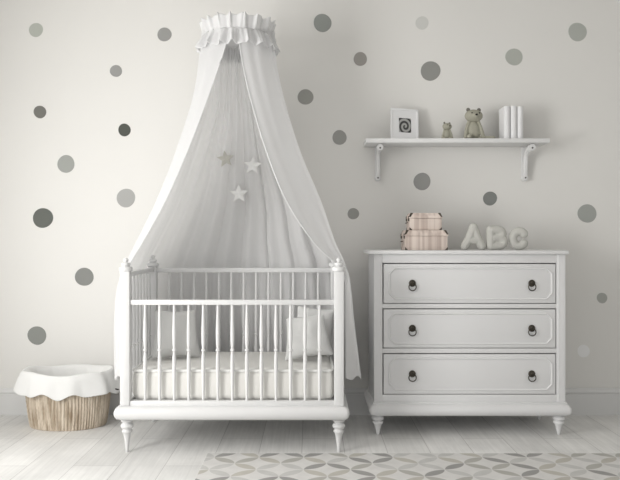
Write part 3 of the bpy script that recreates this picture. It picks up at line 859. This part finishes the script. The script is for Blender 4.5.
# books
def book(px0, px1, top, label):
    Z = 5.05; x0, x1 = X(px0, Z), X(px1, Z); y0 = CAM_Y + Z; h = (138.2 - top) / F * Z; d = .15; z = zs1 + .0008
    t = thing('book', label, 'book', ((x0 + x1) / 2, y0 + d / 2, z), 'white books standing on the shelf')
    bm = bmesh.new(); n = 8; w = x1 - x0; th = .003
    pts = [(x0, y0 + d)] + [(x0 + w * (k / n), y0 + .010 - .010 * math.sin(math.pi * k / n)) for k in range(n + 1)] + [(x1, y0 + d)]
    inn = [(x1 - th, y0 + d)] + [(x1 - th - (w - 2 * th) * (k / n), y0 + .013 - .008 * math.sin(math.pi * k / n)) for k in range(n + 1)] + [(x0 + th, y0 + d)]
    for sec in (pts + inn,):
        V = grid(bm, [[(x, y, zz) for x, y in sec] for zz in (z, z + h)], closed=True); bm.faces.new(V[0]); bm.faces.new(V[1])
    obj('cover', bm, M['book'], t, smooth=False)
    obj('pages', B(x0 + th + .0003, x1 - th - .0003, y0 + .014, y0 + d - .004, z + .003, z + h - .003), M['page'], t, smooth=False)
book(504.6, 510.4, 105.4, 'upright white book, the one nearest the plush bears')
book(511.2, 517.2, 105.2, 'upright white book in the middle of the three')
book(518.0, 523.6, 105.8, 'upright white book nearest the shelf right end')

# ---------------------------------------------------------------- wicker basket with liner
BC = Vector((X(69, 4.98), CAM_Y + 4.97, 0)); ra, rb = .305, .215
bk = thing('wicker_basket', 'oval wicker basket with a white scalloped cloth liner, beside the crib', 'basket', (BC.x, BC.y, 0))
bm = bmesh.new(); rws = []
S = 360; hb = .350
def bk_r(t): return .86 + .12 * t - .03 * (1 - t) ** 6
for k in range(41):
    t = k / 40; row = []
    for i in range(S):
        a = 2 * math.pi * i / S
        rib = abs(math.sin(a * 40 + .5 * math.sin(a * 7) + .25 * math.sin(t * 5 + a * 3)))
        wv = .0022 * math.sin(t * 60 + (math.pi if int(a * 40 / math.pi) % 2 else 0))
        f = bk_r(t); d = .008 * rib + wv * .6
        row.append((BC.x + (ra * f + d) * math.cos(a), BC.y + (rb * f + d) * math.sin(a), .002 + hb * t))
    rws.append(row)
for k in range(11):     # inner wall
    t = 1 - k / 10; f = bk_r(t)
    rws.append([(BC.x + (ra * f - .014) * math.cos(2 * math.pi * i / S), BC.y + (rb * f - .014) * math.sin(2 * math.pi * i / S), .018 + (hb - .016) * t) for i in range(S)])
V = grid(bm, rws, closed=True); bm.faces.new(V[0]); bm.faces.new(V[-1])
obj('woven_body', bm, M['wicker'], bk)
bm = bmesh.new()
for sx in (-1, 1):
    ang = R(180) if sx < 0 else 0
    for sg in (-1, 1):
        pass
    cx = BC.x + sx * (ra * 1.03 + .038); zz = .262
    pts = [(cx - sx * .045, BC.y - .055, zz + .02), (cx - sx * .008, BC.y - .045, zz - .004), (cx + sx * .006, BC.y, zz - .012), (cx - sx * .008, BC.y + .045, zz - .004), (cx - sx * .045, BC.y + .055, zz + .02)]
    bm = bmesh.new(); add_tube(bm, [spline([Vector(p) for p in pts], q * 4 / 16) for q in range(17)], .006, seg=8)
    obj('handle', bm, M['strap'], bk)
# liner: inside, over the rim, down outside
bm = bmesh.new(); rws = []
prof = [(.56, .10, 0), (.72, .20, 0), (.81, .30, 0), (.87, .36, 0), (.93, .384, .0), (.98, .389, .0), (1.035, .382, .2), (1.075, .355, .4), (1.10, .32, .7), (1.125, .29, .9), (1.15, .262, 1.0), (1.165, .24, 1.0)]
S = 288
for fi, (f, z, q) in enumerate(prof):
    row = []
    for i in range(S):
        a = 2 * math.pi * i / S
        fold = noise.noise(Vector((math.cos(a) * 3.2, math.sin(a) * 3.2, 2.0))) * .030 + .008 * math.sin(9 * a + 1)
        hem = .013 * math.sin(8 * a + 2.2 * math.sin(a + .5)) + .008 * math.sin(13 * a)
        inn = 1 - q
        rr = fold * (q if f > 1 else .6 * (1 - abs(f - .85)))
        rimz = .008 * math.sin(2 * a + 1.2) + .005 * math.sin(5 * a)
        row.append((BC.x + (ra * f + rr) * math.cos(a), BC.y + (rb * (f if f < 1 else 1 + (f - 1) * .55) + rr * .4) * math.sin(a), z + hem * (q ** 2) * (1.0) + rimz * (1 if z > .3 else .3)))
    rws.append(row)
V = grid(bm, rws, closed=True); bm.faces.new(V[0])
obj('cloth_liner', bm, M['liner'], bk, mods=(('SOLIDIFY', dict(thickness=.004, offset=1)), ('SUBSURF', dict(levels=1, render_levels=1))))
